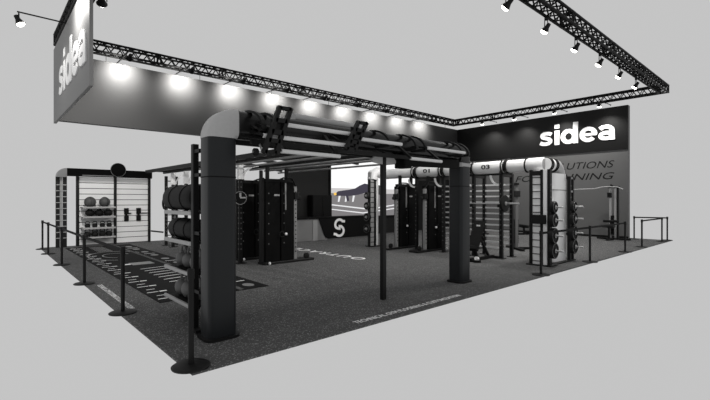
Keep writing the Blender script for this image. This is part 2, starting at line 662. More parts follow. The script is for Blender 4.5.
MB().prism(bsec, (.805, 0, 0), (0, 1, 0), (0, 0, 1), (4.565, 0, 0)).build('beam', 'gloss', rig, smooth=True)
MB().tube([(1.68, .87, 2.715), (2.95, .87, 2.715)], .055, 12).build('sheen_tube', 'silver', rig, smooth=True, label='silver tube added as the sheen on top')  # silver tube stands in for lamp reflections along the gloss beam top
# curved ribs round the beam
for x in (.98, 1.18, 3.1, 3.72, 3.95, 5.0, 5.2):
    mb = MB()
    pts = []
    for k in range(9):
        a = PI / 2 * k / 8
        pts.append((x, .85 - .43 * math.sin(a), 2.42 + .26 * math.cos(a)))
    for a, b in zip(pts, pts[1:]):
        mb.obox(a, b, .05, .03)
    mb.obox(pts[-1], (x, .80, 2.42), .05, .04)
    mb.build('rib', 'black', rig)
# pale pull-up bars carried along the beam
for y, z, xa, xb in ((.40, 2.50, 1.24, 2.33), (.40, 2.34, .96, 2.23), (.40, 2.18, 1.2, 2.1), (.40, 2.45, 2.48, 3.33), (.40, 2.45, 3.96, 5.03), (.40, 2.25, 3.55, 4.34)):
    b = MB().tube([(xa, y, z), (xb, y, z)], .026, 12).build('pull_up_bar', 'bar', rig, smooth=True, label='pale tubular pull-up bar')
    for e in (xa + .02, xb - .02):
        MB().obox((e, y, z), (e, .72 if y < .8 else 1.0, 2.5), .05, .03).build('bar_bracket', 'black', b)
# slanted ladder brackets in front of the beam
for lo, hi in (((1.00, .33, 2.13), (1.21, .33, 2.69)), ((2.22, .33, 2.27), (2.45, .33, 2.67))):
    lo, hi = Vector(lo), Vector(hi)
    d = hi - lo
    mb = MB()
    for e in (-.075, .075):
        mb.obox(lo + Vector((e, 0, 0)), hi + Vector((e, 0, 0)), .05, .05)
    c = lo + d * .5
    for q, hh in ((.03, .04), (.27, .05), (.45, .06), (.70, .05), (.97, .04)):
        e = lo + d * q
        mb.obox(e + Vector((-.075, 0, 0)), e + Vector((.075, 0, 0)), .05, hh)
    mb.box(c.x - .07, c.x + .07, .35, .37, c.z - .02, c.z + .12)
    mb.build('ladder_bracket', 'black', rig)
    c = lo + d * .5
    MB().obox((c.x, .42, c.z), (c.x, .74, 2.5), .15, .08).build('bracket_arm', 'black', rig)
# under-beam rails, pulley and knob
MB().obox((.95, .68, 2.30), (3.9, .68, 2.30), .05, .06).build('lower_rail', 'black', rig)
MB().obox((.9, 1.00, 2.32), (5.3, 1.00, 2.32), .05, .06).build('lower_rail', 'black', rig)
MB().obox((3.75, .72, 2.24), (5.3, .72, 2.28), .05, .16).build('lower_rail', 'panel', rig)
kb = MB().lathe([(.035, -.03), (.045, -.02), (.045, .02), (.035, .03)], 14, (.97, .60, 2.17), 'x').build('pulley', 'rubber', rig, smooth=True)
MB().tube([(.93, .60, 2.17), (1.06, .60, 2.17), (1.06, .68, 2.30)], .014, 8).build('pulley_arm', 'steel', kb)
# middle pole and its grey gussets
MB().obox((3.36, .82, 0), (3.36, .82, 2.36), .072, .072).build('pole', 'black', rig)
for sx in (-1, 1):
    MB().prism([(.04, .02), (.27, .05), (.27, .10), (.15, .19), (.04, .19)], (3.36, .79, 2.15), (sx, 0, 0), (0, 0, 1), (0, .04, 0)).build('gusset', 'silver', rig, label='grey gusset plate')
MB().box(3.7, 3.9, .66, .9, 2.13, 2.36, .02).build('junction_box', 'panel', rig)


# ------------------------------------------------------------------ storage shelf unit beside the near column
su = thing('storage_shelf', 'black storage shelf beside the big column, holding bags and kettlebells', 'shelf', (.7, 1.75, 0), world=True)
MB().box(.46, .53, 1.2, 1.28, 0, 2.28, .006).build('upright', 'black', su)
MB().box(.86, .93, 1.2, 1.28, 0, 2.28, .006).build('upright', 'black', su)
MB().box(.86, .93, 2.18, 2.25, 0, 1.55, .006).build('upright', 'black', su)
MB().box(.44, .95, 1.06, 1.2, .02, .05).build('foot', 'black', su)
for z in (2.19, 1.9, 1.2, .5):
    MB().box(.47, .53, 1.05, 1.2, z - .02, z + .02).build('link_plate', 'black', su)
SHZ = (1.46, 1.085, .70, .30)
for z in SHZ:
    s_ = MB().box(.50, .90, 1.28, 2.24, z - .035, z - .012).build('shelf_board', 'panel', su)
    hgt = .03 if z > 1 else .022
    MB().box(.45, .485, 1.28, 2.26, z - hgt - .02, z - .0, .012).build('front_edge', 'silver', s_, label='pale front edge')
    MB().box(.88, .905, 1.28, 2.26, z - .045, z + .01).build('rear_rail', 'black', s_)

# bags on the two upper shelves
def bag(name, z, r, y0, y1, label, strap):
    t = thing(name, label, 'bag', (.61, (y0 + y1) / 2, z), world=True, group='black bags on the storage shelf')
    c = z + r * .92
    L = y1 - y0
    prof = [(r * .55, y0), (r * .9, y0 + .02), (r, y0 + .07), (r * .97, y0 + L * .3), (r * 1.02, y0 + L * .5), (r * .97, y0 + L * .7), (r, y1 - .07), (r * .9, y1 - .02), (r * .55, y1)]
    mb = MB().lathe(prof, 24, (.61, 0, c), 'y')
    mb.v = [(x, y, max(zz, z + .004)) for x, y, zz in mb.v]
    mb.build('body', 'bag', t, smooth=True)
    for q in (.3, .7):
        MB().ring((.61, y0 + L * q, c), r * 1.0, .006, 'y').build('strap', 'rubber', t)
    if strap:
        MB().ring((.50, y1 + .05, z + .09), .075, .016, 'x').build('ring_handle', 'rubber', t)
bag('duffel_bag', 1.462, .178, 1.30, 2.33, 'black duffel bag on the top shelf beside the big column', True)
bag('sand_bag', 1.087, .14, 1.30, 2.22, 'black sandbag on the second shelf beside the big column', False)


# kettlebells
def kettlebell(label, loc, sc, group, m_='iron'):
    t = thing('kettlebell', label, 'kettlebell', loc, 0, group)
    MB().lathe([(.075, 0), (.085, .008), (.11, .05), (.118, .10), (.108, .15), (.075, .19), (.035, .205)], 20).build('body', m_, t, smooth=True)
    pts = [(0, .07, .165), (0, .085, .22), (0, .07, .275), (0, .03, .295), (0, -.03, .295), (0, -.07, .275), (0, -.085, .22), (0, -.07, .165)]
    MB().tube(pts, .017, 10).build('handle', m_, t, smooth=True)
    t.scale = (sc, sc, sc)
    return t
k0 = None
pos3 = ['at the far end of', 'in the middle of', 'nearest the column on']
for z, nm, g, sc in ((.30, 'the lowest shelf', 'kettlebells on the lowest shelf beside the column', 1.0), (.70, 'the third shelf', 'kettlebells on the third shelf beside the column', .9)):
    for i, y in enumerate((2.08, 1.83, 1.56)):
        lb = f'grey kettlebell {pos3[i]} {nm} beside the big column'
        if k0 is None:
            k0 = kettlebell(lb, (.66, y, z), sc, g)
        else:
            k = copy_tree(k0, (.66, y, z), None, lb, g)
            k.scale = (sc, sc, sc)


# ------------------------------------------------------------------ overhead bridge running back to the storage wall
br = thing('overhead_bridge', 'long black overhead bridge with white knee braces running back to the slat wall', 'overhead bridge', (3.5, 7, 0), world=True)
for x in (3.15, 3.78):
    MB().obox((x, 1.1, 2.60), (x, 13.0, 2.66), .07, .11).build('rail', 'black', br)
for x in (3.2, 3.7):
    MB().tube([(x, 1.3, 2.46), (x, 8.4, 2.48)], .026, 8).build('lower_tube', 'midgrey', br, smooth=True, label='pale lower tube')
for k in range(24):
    y = 1.5 + k * .48
    MB().tube([(3.15, y, 2.66), (3.78, y, 2.66)], .022, 8).build('rung', 'black', br)
# side rails above the cable machines
for x, z, m_, w_ in ((4.25, 2.50, 'black', .09), (4.75, 2.46, 'black', .09)):
    MB().obox((x, 1.15, z), (x, 6.9, z + .02), w_, .10).build('side_rail', m_, br)
for x, z in ((4.05, 2.40), (4.5, 2.40), (4.95, 2.36)):
    MB().tube([(x, 1.3, z), (x, 6.6, z + .02)], .022, 8).build('side_tube', 'midgrey', br, smooth=True, label='pale side tube')
for y in (1.6, 3.2, 4.6, 5.35, 6.45):
    MB().obox((3.78, y, 2.58), (4.98, y, 2.44), .07, .07).build('cross_bar', 'black', br)
for y in (5.88, 9.61, 10.82, 11.54):
    up = MB().box(3.36, 3.45, y - .045, y + .045, 0, 2.44, .008).build('upright', 'black', br)
    MB().box(3.28, 3.53, y - .1, y + .1, 0, .02).build('foot_plate', 'black', up)
    if y < 11:
        MB().box(3.34, 3.47, y - .055, y + .055, 2.12, 2.52, .01).build('top_sleeve', 'white', up, label='white top sleeve')
        mb = MB()
        pts = [(3.47 + .02 + .42 * (1 - math.cos(a)), y, 2.14 + .34 * math.sin(a)) for a in [PI / 2 * k / 7 for k in range(8)]]
        for a, b in zip(pts, pts[1:]):
            mb.obox(a, b, .05, .035)
        mb.build('knee_brace', 'white', up, smooth=True, label='white curved knee brace')
    mb = MB()
    for k in range(14):
        zz = .35 + k * .13
        mb.box(3.352, 3.362, y - .016, y + .016, zz, zz + .03)
        mb.box(3.39, 3.42, y - .053, y - .043, zz, zz + .03)
    mb.build('hole_row', 'dim', up)
MB().box(3.72, 3.8, 11.5, 11.58, 0, 2.44, .008).build('upright', 'black', br)
for k in range(9):
    MB().tube([(3.42, 11.54, .35 + k * .24), (3.75, 11.54, .35 + k * .24)], .016, 8).build('ladder_rung', 'black', br)

def disc_sign(loc, r, label, rz):
    t = thing('disc_sign', label, 'disc sign', loc, rz, 'round black discs on the rigs')
    MB().lathe([(r * .97, -.012), (r, -.006), (r, .006), (r * .97, .012)], 36, (0, 0, 0), 'y').build('plate', 'matte', t, smooth=True)
    MB().ring((0, -.012, 0), r * .96, .006, 'y', 40, 6).build('rim', 'silver', t, label='pale rim')
    return t
ds = disc_sign((3.33, 5.72, 1.65), .165, 'round black disc with a white bent mark on the upright left of the cable machines', -.75)
MB().box(-.02, .03, -.02, -.013, .02, .13).build('mark', 'silver', ds)
MB().box(-.0, .14, -.02, -.013, -.01, .025).build('mark', 'silver', ds)


# ------------------------------------------------------------------ slat storage wall at the far left
RY = 13.2
ra = thing('storage_rack', 'tall storage rack with white slat boards at the far left corner', 'rack', (1.9, RY, 0), world=True)
for x in (.40, .60):
    MB().box(x, x + .11, RY, RY + .1, 0, 2.38, .01).build('upright', 'black', ra)
MB().box(.52, .59, RY + .05, RY + .09, 0, 2.38).build('back_strip', 'silver', ra)
for k in range(10):
    MB().box(.41, .70, RY - .01, RY + .0, .3 + k * .2, .325 + k * .2).build('ladder_rung', 'silver', ra)
sec2 = rrect(.0, .31, RY - .02, RY + .16, .05)
elbow_mb(.71, 2.38, sec2, 1).build('elbow', 'elbow', ra, smooth=True, label='grey corner moulding')
MB().box(.71, 3.42, RY - .02, RY + .16, 2.42, 2.69, .03).build('top_beam', 'matte', ra)
MB().box(1.15, 2.1, RY - .035, RY - .02, 2.445, 2.475).build('light_strip', 'silver', ra)
for i, x in enumerate((.97, 2.12, 3.27)):
    MB().box(x, x + .09, RY - .02, RY + .08, 0, 2.44, .01).build('upright', 'black', ra)
for x0, x1 in ((1.06, 2.12), (2.21, 3.27)):
    sp = MB().box(x0, x1, RY + .05, RY + .08, .02, 2.40).build('backing', 'groove', ra)
    mb = MB()
    n = 12
    for k in range(n):
        z0 = .03 + k * 2.37 / n
        mb.box(x0, x1, RY + .03, RY + .05, z0 + .012, z0 + 2.37 / n - .012)
    mb.build('slat_board', 'offwhite', sp)
RS = (1.36, 1.03, .645, .325)
for z in RS:
    sh = MB().box(1.1, 2.09, RY - .40, RY + .03, z - .03, z - .0).build('shelf', 'silver', ra)
    MB().box(1.1, 2.09, RY - .42, RY - .40, z - .05, z + .012).build('shelf_lip', 'silver', sh)
MB().tube([(3.36, RY - .05, .42), (3.75, RY - .25, .36)], .03, 8).build('landing_arm', 'black', ra)
for x in (2.45, 2.86):
    a = MB().box(x, x + .15, RY - .06, RY + .03, 1.08, 1.30, .02).build('wall_pad', 'matte', ra)
    MB().box(x, x + .15, RY - .06, RY + .03, .83, 1.04, .02).build('lower_pad', 'matte', a)
    MB().box(x + .05, x + .1, RY - .03, RY + .03, 1.04, 1.08).build('pad_link', 'matte', a)
MB().tube([(3.0, RY - .02, 1.11), (3.27, RY - .02, 1.11)], .015, 8).build('pad_bar', 'black', ra)
MB().tube([(2.6, RY - .02, 1.11), (2.68, RY - .02, 1.11)], .02, 8).build('pad_bar', 'black', ra)

d2 = disc_sign((2.25, RY - .05, 2.69), .255, 'round black disc on the top beam above the white slat boards', 0)

b0 = None
for i, x in enumerate((1.35, 1.79)):
    lb = ['grey medicine ball on the left of the top shelf of the slat rack', 'grey medicine ball on the right of the top shelf of the slat rack'][i]
    if b0 is None:
        b0 = thing('medicine_ball', lb, 'ball', (x, RY - .2, 1.36), 0, 'medicine balls on the slat rack')
        MB().ball((0, 0, .17), .175, .175, .17).build('body', 'ball', b0, smooth=True)
        MB().ring((0, 0, .17), .175, .007, 'y', 30, 6).build('seam', 'rubber', b0)
        MB().ring((0, 0, .17), .176, .007, 'x', 30, 6).build('seam', 'rubber', b0)
    else:
        copy_tree(b0, (x, RY - .2, 1.36), .4, lb)
b0 = None
for i, x in enumerate((1.34, 1.62, 1.9)):
    lb = f'black lumpy sandbag on the second shelf of the slat rack, {["left", "middle", "right"][i]} of three'
    if b0 is None:
        b0 = thing('sandbag', lb, 'sandbag', (x, RY - .2, 1.03), 0, 'sandbags on the slat rack')
        MB().ball((0, 0, .12), .145, .15, .12).build('body', 'bag', b0, smooth=True)
        MB().tube([(-.06, 0, .225), (-.03, 0, .26), (.03, 0, .26), (.06, 0, .225)], .012, 6).build('handle', 'rubber', b0)
    else:
        copy_tree(b0, (x, RY - .2, 1.03), None, lb)
k1 = None
for z, nm, sc in ((.645, 'third', .72), (.325, 'lowest', .88)):
    for i, x in enumerate((1.27, 1.49, 1.72, 1.93)):
        lb, g = f'black kettlebell on the {nm} shelf of the slat rack, {ORD[i]} from the left', f'kettlebells on the {nm} shelf of the slat rack'
        if k1 is None:
            k = k1 = kettlebell(lb, (x, RY - .2, z), sc, g, 'rubber')
            k.rotation_euler = (0, 0, PI / 2)
        else:
            k = copy_tree(k1, (x, RY - .2, z), PI / 2, lb, g)
        k.scale = (sc, sc, sc)


# ------------------------------------------------------------------ black training track on the floor
tr = thing('floor_track', 'black printed training track lying along the left side of the floor', 'floor track', (1.57, 7.9, 0), world=True)
MB().box(.61, 2.53, 2.97, 12.75, 0, .008).build('turf', 'track', tr)
Z = .0082
mb = MB()
for k in range(16):
    y = 3.2 + k * .60
    mb.box(.66, .84, y, y + .035, Z, Z + .002)
    mb.box(.86, .98, y - .015, y + .05, Z, Z + .002)
    mb.box(.72, .86, y + .27, y + .295, Z, Z + .002)
mb.build('distance_mark', 'print', tr)
mb = MB()
for k in range(9):
    y = 3.9 + k * .33
    mb.prism([(0, 0), (.66, .10), (.66, .13), (.2, .07), (0, .03)], (1.27, y, Z), (1, 0, 0), (0, 1, 0), (0, 0, .002))
mb.build('ladder_mark', 'print', tr)
MB().box(1.12, 1.3, 7.45, 7.62, Z, Z + .002).build('start_mark', 'print', tr)
MB().box(1.3, 1.8, 7.3, 7.75, Z, Z + .002).build('panel_mark', 'midgrey', tr)
mb = MB()
for r in (.35, .7):
    pts = [(1.45 + r * math.cos(a), 9.6 + 1.6 * r * math.sin(a), Z) for a in [PI * (.1 + 1.3 * k / 22) for k in range(23)]]
    for a, b in zip(pts, pts[1:]):
        mb.obox(a, b, .03, .004)
for k in range(7):
    mb.box(1.2, 1.6, 10.9 + k * .24, 10.95 + k * .24, Z, Z + .002)
mb.build('arc_mark', 'silver', tr)
fm = MB()
fb = MB()
for k in range(10):
    y = 3.3 + k * .95
    pts = [(.10 * math.cos(2 * PI * j / 18), .15 * math.sin(2 * PI * j / 18)) for j in range(18)]
    fm.prism(pts, (2.28, y, Z), (1, 0, 0), (0, 1, 0), (0, 0, .002))
    if k % 2 == 0:
        fb.box(2.12, 2.42, y + .42, y + .46, Z, Z + .002)
fm.build('foot_mark', 'midgrey', tr)
fb.build('step_mark', 'print', tr)
MB().box(1.96, 2.05, 3.0, 12.7, Z, Z + .002).build('lane_line', 'floor', tr)


# ------------------------------------------------------------------ cable machines
def cable_machine(label, loc, sx, group):
    t = thing('cable_machine', label, 'cable machine', loc, 0, group)
    X = lambda a, b: (a * sx, b * sx)
    bp = MB().box(*X(-.05, 1.45), -.05, .32, .0, .06, .02).build('base', 'black', t)
    MB().box(*X(.0, .41), 0, .30, .06, 2.05, .015).build('shroud', 'panel', t)
    MB().box(*X(.44, .83), 0, .30, .06, 2.05, .015).build('shroud', 'panel', t)
    MB().box(*X(.41, .44), .05, .25, .06, 2.0).build('slot', 'matte', t)
    MB().box(*X(-.08, -.0), .05, .2, .06, 2.15, .01).build('side_post', 'black', t)
    MB().box(*X(.24, .39), -.004, .004, 1.70, 1.745).build('name_badge', 'silver', t, label='small silver badge')
    c = MB().box(*X(.87, .96), .06, .16, .06, 1.95, .01).build('guide_column', 'midgrey', t, label='silver guide column')
    mb = MB()
    for k in range(15):
        mb.box(*X(.90, .93), .052, .06, .25 + k * .11, .28 + k * .11)
    mb.build('hole_row', 'matte', c)
    ca = MB().box(*X(.85, 1.0), .02, .2, 1.62, 1.8, .02).build('carriage', 'black', t)
    MB().lathe([(.03, -.03), (.055, -.02), (.055, .02), (.03, .03)], 16, (1.06 * sx, .1, 1.66), 'y').build('pulley', 'rubber', ca, smooth=True)
    MB().tube([((.35) * sx, -.03, 2.1), (.52 * sx, .02, 2.16), (.78 * sx, .02, 2.16), (.94 * sx, .1, 1.95)], .022, 8).build('top_arm', 'black', t, smooth=True)
    MB().box(*X(.02, .81), .04, .26, 2.05, 2.13, .01).build('head_plate', 'black', t)
    MB().box(*X(.1, .16), .1, .2, 2.13, 2.42).build('hanger_post', 'black', t)
    MB().box(*X(.66, .72), .1, .2, 2.13, 2.42).build('hanger_post', 'black', t)
    MB().tube([(.52 * sx, -.03, 2.05), (.54 * sx, -.035, .82)], .007, 6).build('cable', 'black', t)
    MB().box(*X(.54, .58), -.02, 0, 1.35, 2.03).build('scale_strip', 'midgrey', t)
    h = MB().ring((.44 * sx, -.05, .74), .07, .012, 'y').build('handle', 'rubber', t)
    MB().ball((.55 * sx, -.05, .74), .038, n=12, m=8).build('ball_stop', 'white', h, smooth=True, label='white ball stop')
    for e in (.06,):
        MB().lathe([(.025, -.02), (.038, -.012), (.038, .012), (.025, .02)], 14, (e * sx, -.09, .042), 'x').build('caster', 'white', t, smooth=True, label='white caster')
    MB().lathe([(.06, -.03), (.08, -.02), (.08, .02), (.06, .03)], 16, (1.25 * sx, .05, .12), 'y').build('foot_wheel', 'rubber', t, smooth=True)
    mb = MB()
    for q in (0, .44):
        for k in range(6):
            mb.box(*X(.07 + q, .10 + q), -.003, .003, .5 + k * .25, .53 + k * .25)
    mb.build('bolt_row', 'dim', t)
    return t
g = 'black cable machines under the rigs'
cm = cable_machine('black cable machine with a silver column in front of the reception desk end', (3.74, 5.2, 0), 1, g)
copy_tree(cm, (3.62, 6.3, 0), None, 'black cable machine half hidden behind the one with the silver column, by the disc sign')
cn = cable_machine('black cable machine right of the middle pole, nearer the big video screen', (9.62, 5.3, 0), -1, g)
copy_tree(cn, (9.72, 4.2, 0), None, 'black cable machine just left of the right square column')


# ------------------------------------------------------------------ reception desk, cabinet, video screen
dk = thing('reception_desk', 'low reception desk with a white round letter logo on its black front', 'desk', (9.3, 9.5, 0), world=True)
MB().box(7.12, 11.5, 9.42, 9.72, 0, .86).build('carcass', 'deskgrey', dk)
MB().box(7.05, 11.6, 9.34, 9.74, .86, .93, .02).build('counter_top', 'deskdark', dk)
MB().prism([(8.52, .86), (8.62, .62), (8.78, .24), (8.88, .09), (9.02, .04), (11.55, .04), (11.55, .86)], (0, 9.42, 0), (1, 0, 0), (0, 0, 1), (0, -.05, 0)).build('front_panel', 'deskdark', dk)
MB().box(8.24, 8.46, 9.395, 9.42, .0, .80).build('pale_strip', 'deskpale', dk, label='pale vertical strip')
# the round letter mark: two hooked strokes
mb = MB()
TL = lambda x, y: ((9.56 + x, 9.358, .46 + y), (9.56 + x, 9.37, .46 + y))
stroke(mb, [(.30, .25)] + arc(0, .13, .22, .20, 40, 215) + [(-.10, -.03), (.06, -.05)], .105, TL)
stroke(mb, [(-.31, -.25)] + arc(0, -.14, .23, .20, 220, 395) + [(.10, .05), (-.04, .06)], .105, TL)
mb.build('logo', 'print', dk, label='white looped letter mark')

cb = thing('cabinet', 'tall black cabinet standing behind the left part of the reception desk', 'cabinet', (9.05, 9.98, 0), world=True)
MB().box(8.52, 9.52, 9.8, 10.16, 0, 1.80, .015).build('body', 'deskdark', cb)
for x in (8.54, 9.03):
    d = MB().box(x, x + .47, 9.785, 9.80, .05, 1.76, .005).build('door', 'deskdark', cb)
    MB().tube([(x + (.43 if x < 8.8 else .04), 9.77, .85), (x + (.43 if x < 8.8 else .04), 9.77, 1.05)], .008, 6).build('handle', 'black', d)

SCR = dict(sky=emit('screen_white', (1, 1, 1), 1.05), haze=emit('screen_haze', (.62, .6, .6), 1), floor=emit('screen_floor', (.22, .21, .215), 1), line=emit('screen_line', (.85, .85, .87), 1),
           body=emit('screen_clothes', (.06, .055, .075), 1), skin=emit('screen_skin', (.75, .45, .25), 1), yellow=emit('screen_yellow', (1, .62, .12), 1), dark=emit('screen_dark', (.05, .05, .05), 1), red=emit('screen_red', (.25, .02, .02), 1))
vs = thing('video_screen', 'big bright video screen showing an athlete in a plank above the reception desk', 'screen', (12.4, 10.15, .85), world=True)
MB().box(9.66, 15.5, 10.13, 10.2, .78, 3.5).build('frame', 'matte', vs)
sy = 10.13
dp = MB().box(9.74, 15.42, sy - .004, sy, .86, 3.42).build('display', SCR['sky'], vs)
def flat(name, poly, m_, k):
    MB().prism(poly, (0, sy - .004 * k, 0), (1, 0, 0), (0, 0, 1), (0, -.004, 0)).build(name, SCR[m_], dp)
flat('picture', [(9.74, 2.12), (9.74, 1.9), (15.42, 1.9), (15.42, 2.12)], 'haze', 1)
flat('picture', [(9.74, 1.9), (9.74, .86), (15.42, .86), (15.42, 1.9)], 'floor', 1)
flat('picture', [(9.76, 1.42), (9.76, 1.37), (12.0, 1.14), (14.2, 1.38), (14.2, 1.43), (12.0, 1.2)], 'line', 2)
flat('picture', [(9.76, 1.22), (9.76, 1.18), (11.6, .98), (14.2, 1.2), (14.2, 1.25), (11.6, 1.03)], 'line', 2)
flat('picture', [(9.95, 1.86), (10.1, 1.98), (10.4, 2.02), (10.75, 2.06), (11.1, 2.12), (11.4, 2.26), (11.7, 2.36), (11.95, 2.33), (12.15, 2.22), (12.2, 1.98), (11.8, 1.94), (11.3, 1.84), (10.8, 1.78), (10.3, 1.78), (9.98, 1.78)], 'body', 3)
for x in (10.15, 10.55, 10.98):
    flat('picture', [(x, 1.8), (x + .12, 1.8), (x + .04, 1.52), (x - .05, 1.52)], 'line', 2)
flat('picture', [(10.55, 1.8), (10.7, 1.8), (10.75, 1.56), (10.62, 1.56)], 'body', 4)
flat('picture', [(9.86, 1.90), (10.0, 1.93), (10.02, 1.82), (9.9, 1.80)], 'yellow', 4)
flat('picture', [(12.08, 2.24), (12.3, 2.3), (12.36, 1.86), (12.3, 1.6), (12.2, 1.6), (12.18, 1.9)], 'yellow', 4)
flat('picture', [(11.95, 1.72), (12.2, 1.72), (12.4, 1.5), (12.35, 1.36), (12.05, 1.4)], 'dark', 4)
flat('picture', [(12.4, 2.3), (12.7, 2.3), (12.7, 1.85), (12.4, 1.9)], 'dark', 4)
flat('picture', [(12.95, 2.3), (13.12, 2.35), (13.12, 1.75), (12.95, 1.8)], 'red', 4)


# ------------------------------------------------------------------ white rig on the right
wr = thing('squat_rig', 'white and black squat rig with wall bars along the right side', 'squat rig', (9.2, 3.2, 0), world=True)
BX, BZ, BR = 9.08, 2.5, .168
def seg(y0, y1):
    return MB().lathe([(BR * .98, y0), (BR, y0 + .01), (BR, y1 - .01), (BR * .98, y1)], 28, (BX, 0, BZ), 'y')
bays = ((1.22, 1.64), (1.88, 2.66), (2.9, 3.66), (3.92, 4.72), (5.0, 6.2))
for y0, y1 in bays:
    seg(y0 - .08, y1 + .08).build('beam', 'white', wr, smooth=True, label='white round beam')
for (y0, y1), n_ in ((bays[1], '03'), (bays[3], '01')):
    text_mb(n_, (BX - BR - .004, (y0 + y1) / 2 + .14, BZ - .05), (0, -1, 0), (0, 0, 1), .26, .12, .004, bold=.02).build('lettering', 'darkprint', wr)
for a, b in zip(bays, bays[1:]):
    for y in (a[1] + .05, b[0] - .05):
        mb = MB()
        mb.ring((BX, y, BZ), BR + .018, .022, 'y', 28, 6)
        mb.obox((BX - .2, y, BZ - .19), (BX - .02, y, BZ + .16), .03, .05)
        mb.build('rib', 'black', wr)
    seg(a[1] + .09, b[0] - .09).build('joint_sleeve', 'gloss', wr, smooth=True)
# uprights (two rows), knee braces, rungs
for x in (9.08, 9.65):
    for y in (1.9, 2.75, 3.8, 4.86):
        up = MB().box(x - .045, x + .045, y - .045, y + .045, 0, 2.33, .008).build('upright', 'black', wr)
        MB().box(x - .1, x + .1, y - .09, y + .09, 0, .015).build('foot_plate', 'black', up)
        mb = MB()
        for k in range(13):
            mb.box(x - .052, x - .044, y - .014, y + .014, .35 + k * .14, .38 + k * .14)
        mb.build('hole_row', 'dim', up)
        if x < 9.5:
            mb = MB()
            pts = [(x - .05, y + .05 + .24 * math.sin(a), 2.02 + .26 * (1 - math.cos(a))) for a in [PI / 2 * k / 6 for k in range(7)]]
            for a, b in zip(pts, pts[1:]):
                mb.obox(a, b, .04, .045)
            mb.build('knee_brace', 'white', up, label='white curved knee brace')
for y in (1.9, 2.75, 3.8, 4.86):
    MB().obox((9.08, y, 2.27), (9.65, y, 2.27), .06, .07).build('cross_beam', 'black', wr)
MB().obox((9.65, 1.88, 2.36), (9.65, 4.9, 2.36), .07, .09).build('top_rail', 'black', wr)
for ya, yb in ((1.95, 2.7), (2.8, 3.75), (3.85, 4.81)):
    for k in range(12):
        z = .22 + k * .165
        MB().obox((9.62, ya, z), (9.62, yb, z), .03, .045).build('wall_bar', 'white', wr, label='white wall bar')
for y in (1.9, 2.75):
    for z in (1.50,):
        MB().box(8.95, 9.04, y - .05, y + .05, z - .10, z - .02).build('bar_cup', 'black', wr)

# corner tower: ladder column, corner block, short beam, elbow and white column
MB().box(8.66, 8.74, .86, .93, 0, 2.34, .008).build('upright', 'black', wr)
MB().box(8.66, 8.74, .60, .66, 0, 2.34, .008).build('upright', 'black', wr)
MB().box(8.66, 8.78, .42, .49, 0, 2.34, .008).build('upright', 'black', wr)
MB().box(8.69, 8.95, .67, .855, .03, 2.3).build('tower_panel', 'white', wr, label='white ladder panel')
MB().box(8.67, 8.93, .495, .595, .03, 2.34, .01).build('tower_panel', 'white', wr, label='white narrow panel')
for k in range(13):
    MB().box(8.675, 8.69, .66, .86, .1 + k * .17, .118 + k * .17).build('ladder_rung', 'black', wr)
MB().box(8.60, 9.0, .38, .98, 0, .03).build('base_plate', 'black', wr)
MB().box(8.655, 8.8, .665, .86, 2.2, 2.31).build('tower_cap', 'black', wr)
# curved corner: beam turning from -y to +x
def arcpipe(c, R, a0, a1, plane, n=10):
    pts = []
    for k in range(n + 1):
        a = a0 + (a1 - a0) * k / n
        if plane == 'xy':
            pts.append((c[0] + R * math.cos(a), c[1] + R * math.sin(a), c[2]))
        else:
            pts.append((c[0] + R * math.cos(a), c[1], c[2] + R * math.sin(a)))
    return pts
MB().lathe([(BR, 1.14), (BR + .012, 1.12), (BR + .012, .76), (BR - .005, .73)], 28, (BX, 0, BZ), 'y').build('corner_block', 'white', wr, smooth=True)
MB().lathe([(BR - .03, .735), (BR - .03, .725)], 28, (BX, 0, BZ), 'y').build('end_cap', 'silver', wr, label='grey round end cap')
MB().ring((BX, 1.17, BZ), BR + .012, .022, 'y', 28, 6).build('rib', 'black', wr)
SY = .74
for x in (9.14, 9.23, 9.44, 9.53):
    MB().ring((x, SY, BZ), BR + .008, .02, 'x', 28, 6).build('rib', 'black', wr)
MB().lathe([(BR, 9.1), (BR, 9.60)], 28, (0, SY, BZ), 'x').build('short_beam', 'white', wr, smooth=True)
MB().tube([(9.57, SY, BZ)] + arcpipe((9.60, SY, BZ - .32), .32, PI / 2, 0, 'xz', 14) + [(9.92, SY, 2.1)], BR + .004, 24).build('elbow', 'elbow', wr, smooth=True)  # white elbow; its grey shading is put in as the moulding colour
MB().prism(rrect(9.22, 10.10, .57, .88, .14), (0, 0, .03), (1, 0, 0), (0, 1, 0), (0, 0, 2.25)).build('tower_column', 'white', wr, smooth=True, label='white rounded tower column')
MB().box(9.21, 10.11, .56, .89, 1.85, 1.862).build('joint_band', 'matte', wr)
MB().box(8.60, 8.66, .50, .86, 1.02, 1.24, .02).build('tower_bracket', 'black', wr)
MB().box(9.06, 10.30, .44, .90, 0, .03).build('base_plate', 'black', wr)
MB().box(9.98, 10.07, .46, .54, 0, 2.22, .008).build('upright', 'black', wr)
MB().box(10.17, 10.25, .46, .54, 0, 2.22, .008).build('upright', 'black', wr)
for z in (.3, .8, 1.3, 1.8, 2.15):
    MB().box(10.05, 10.2, .47, .53, z, z + .05).build('tie_plate', 'silver', wr)
for x in (8.70, 10.02):
    mb = MB()
    y0 = .42 if x < 9.5 else .46
    for k in range(12):
        mb.box(x - .02, x + .02, y0 - .008, y0 + .002, .3 + k * .15, .34 + k * .15)
    mb.build('hole_row', 'dim', wr)
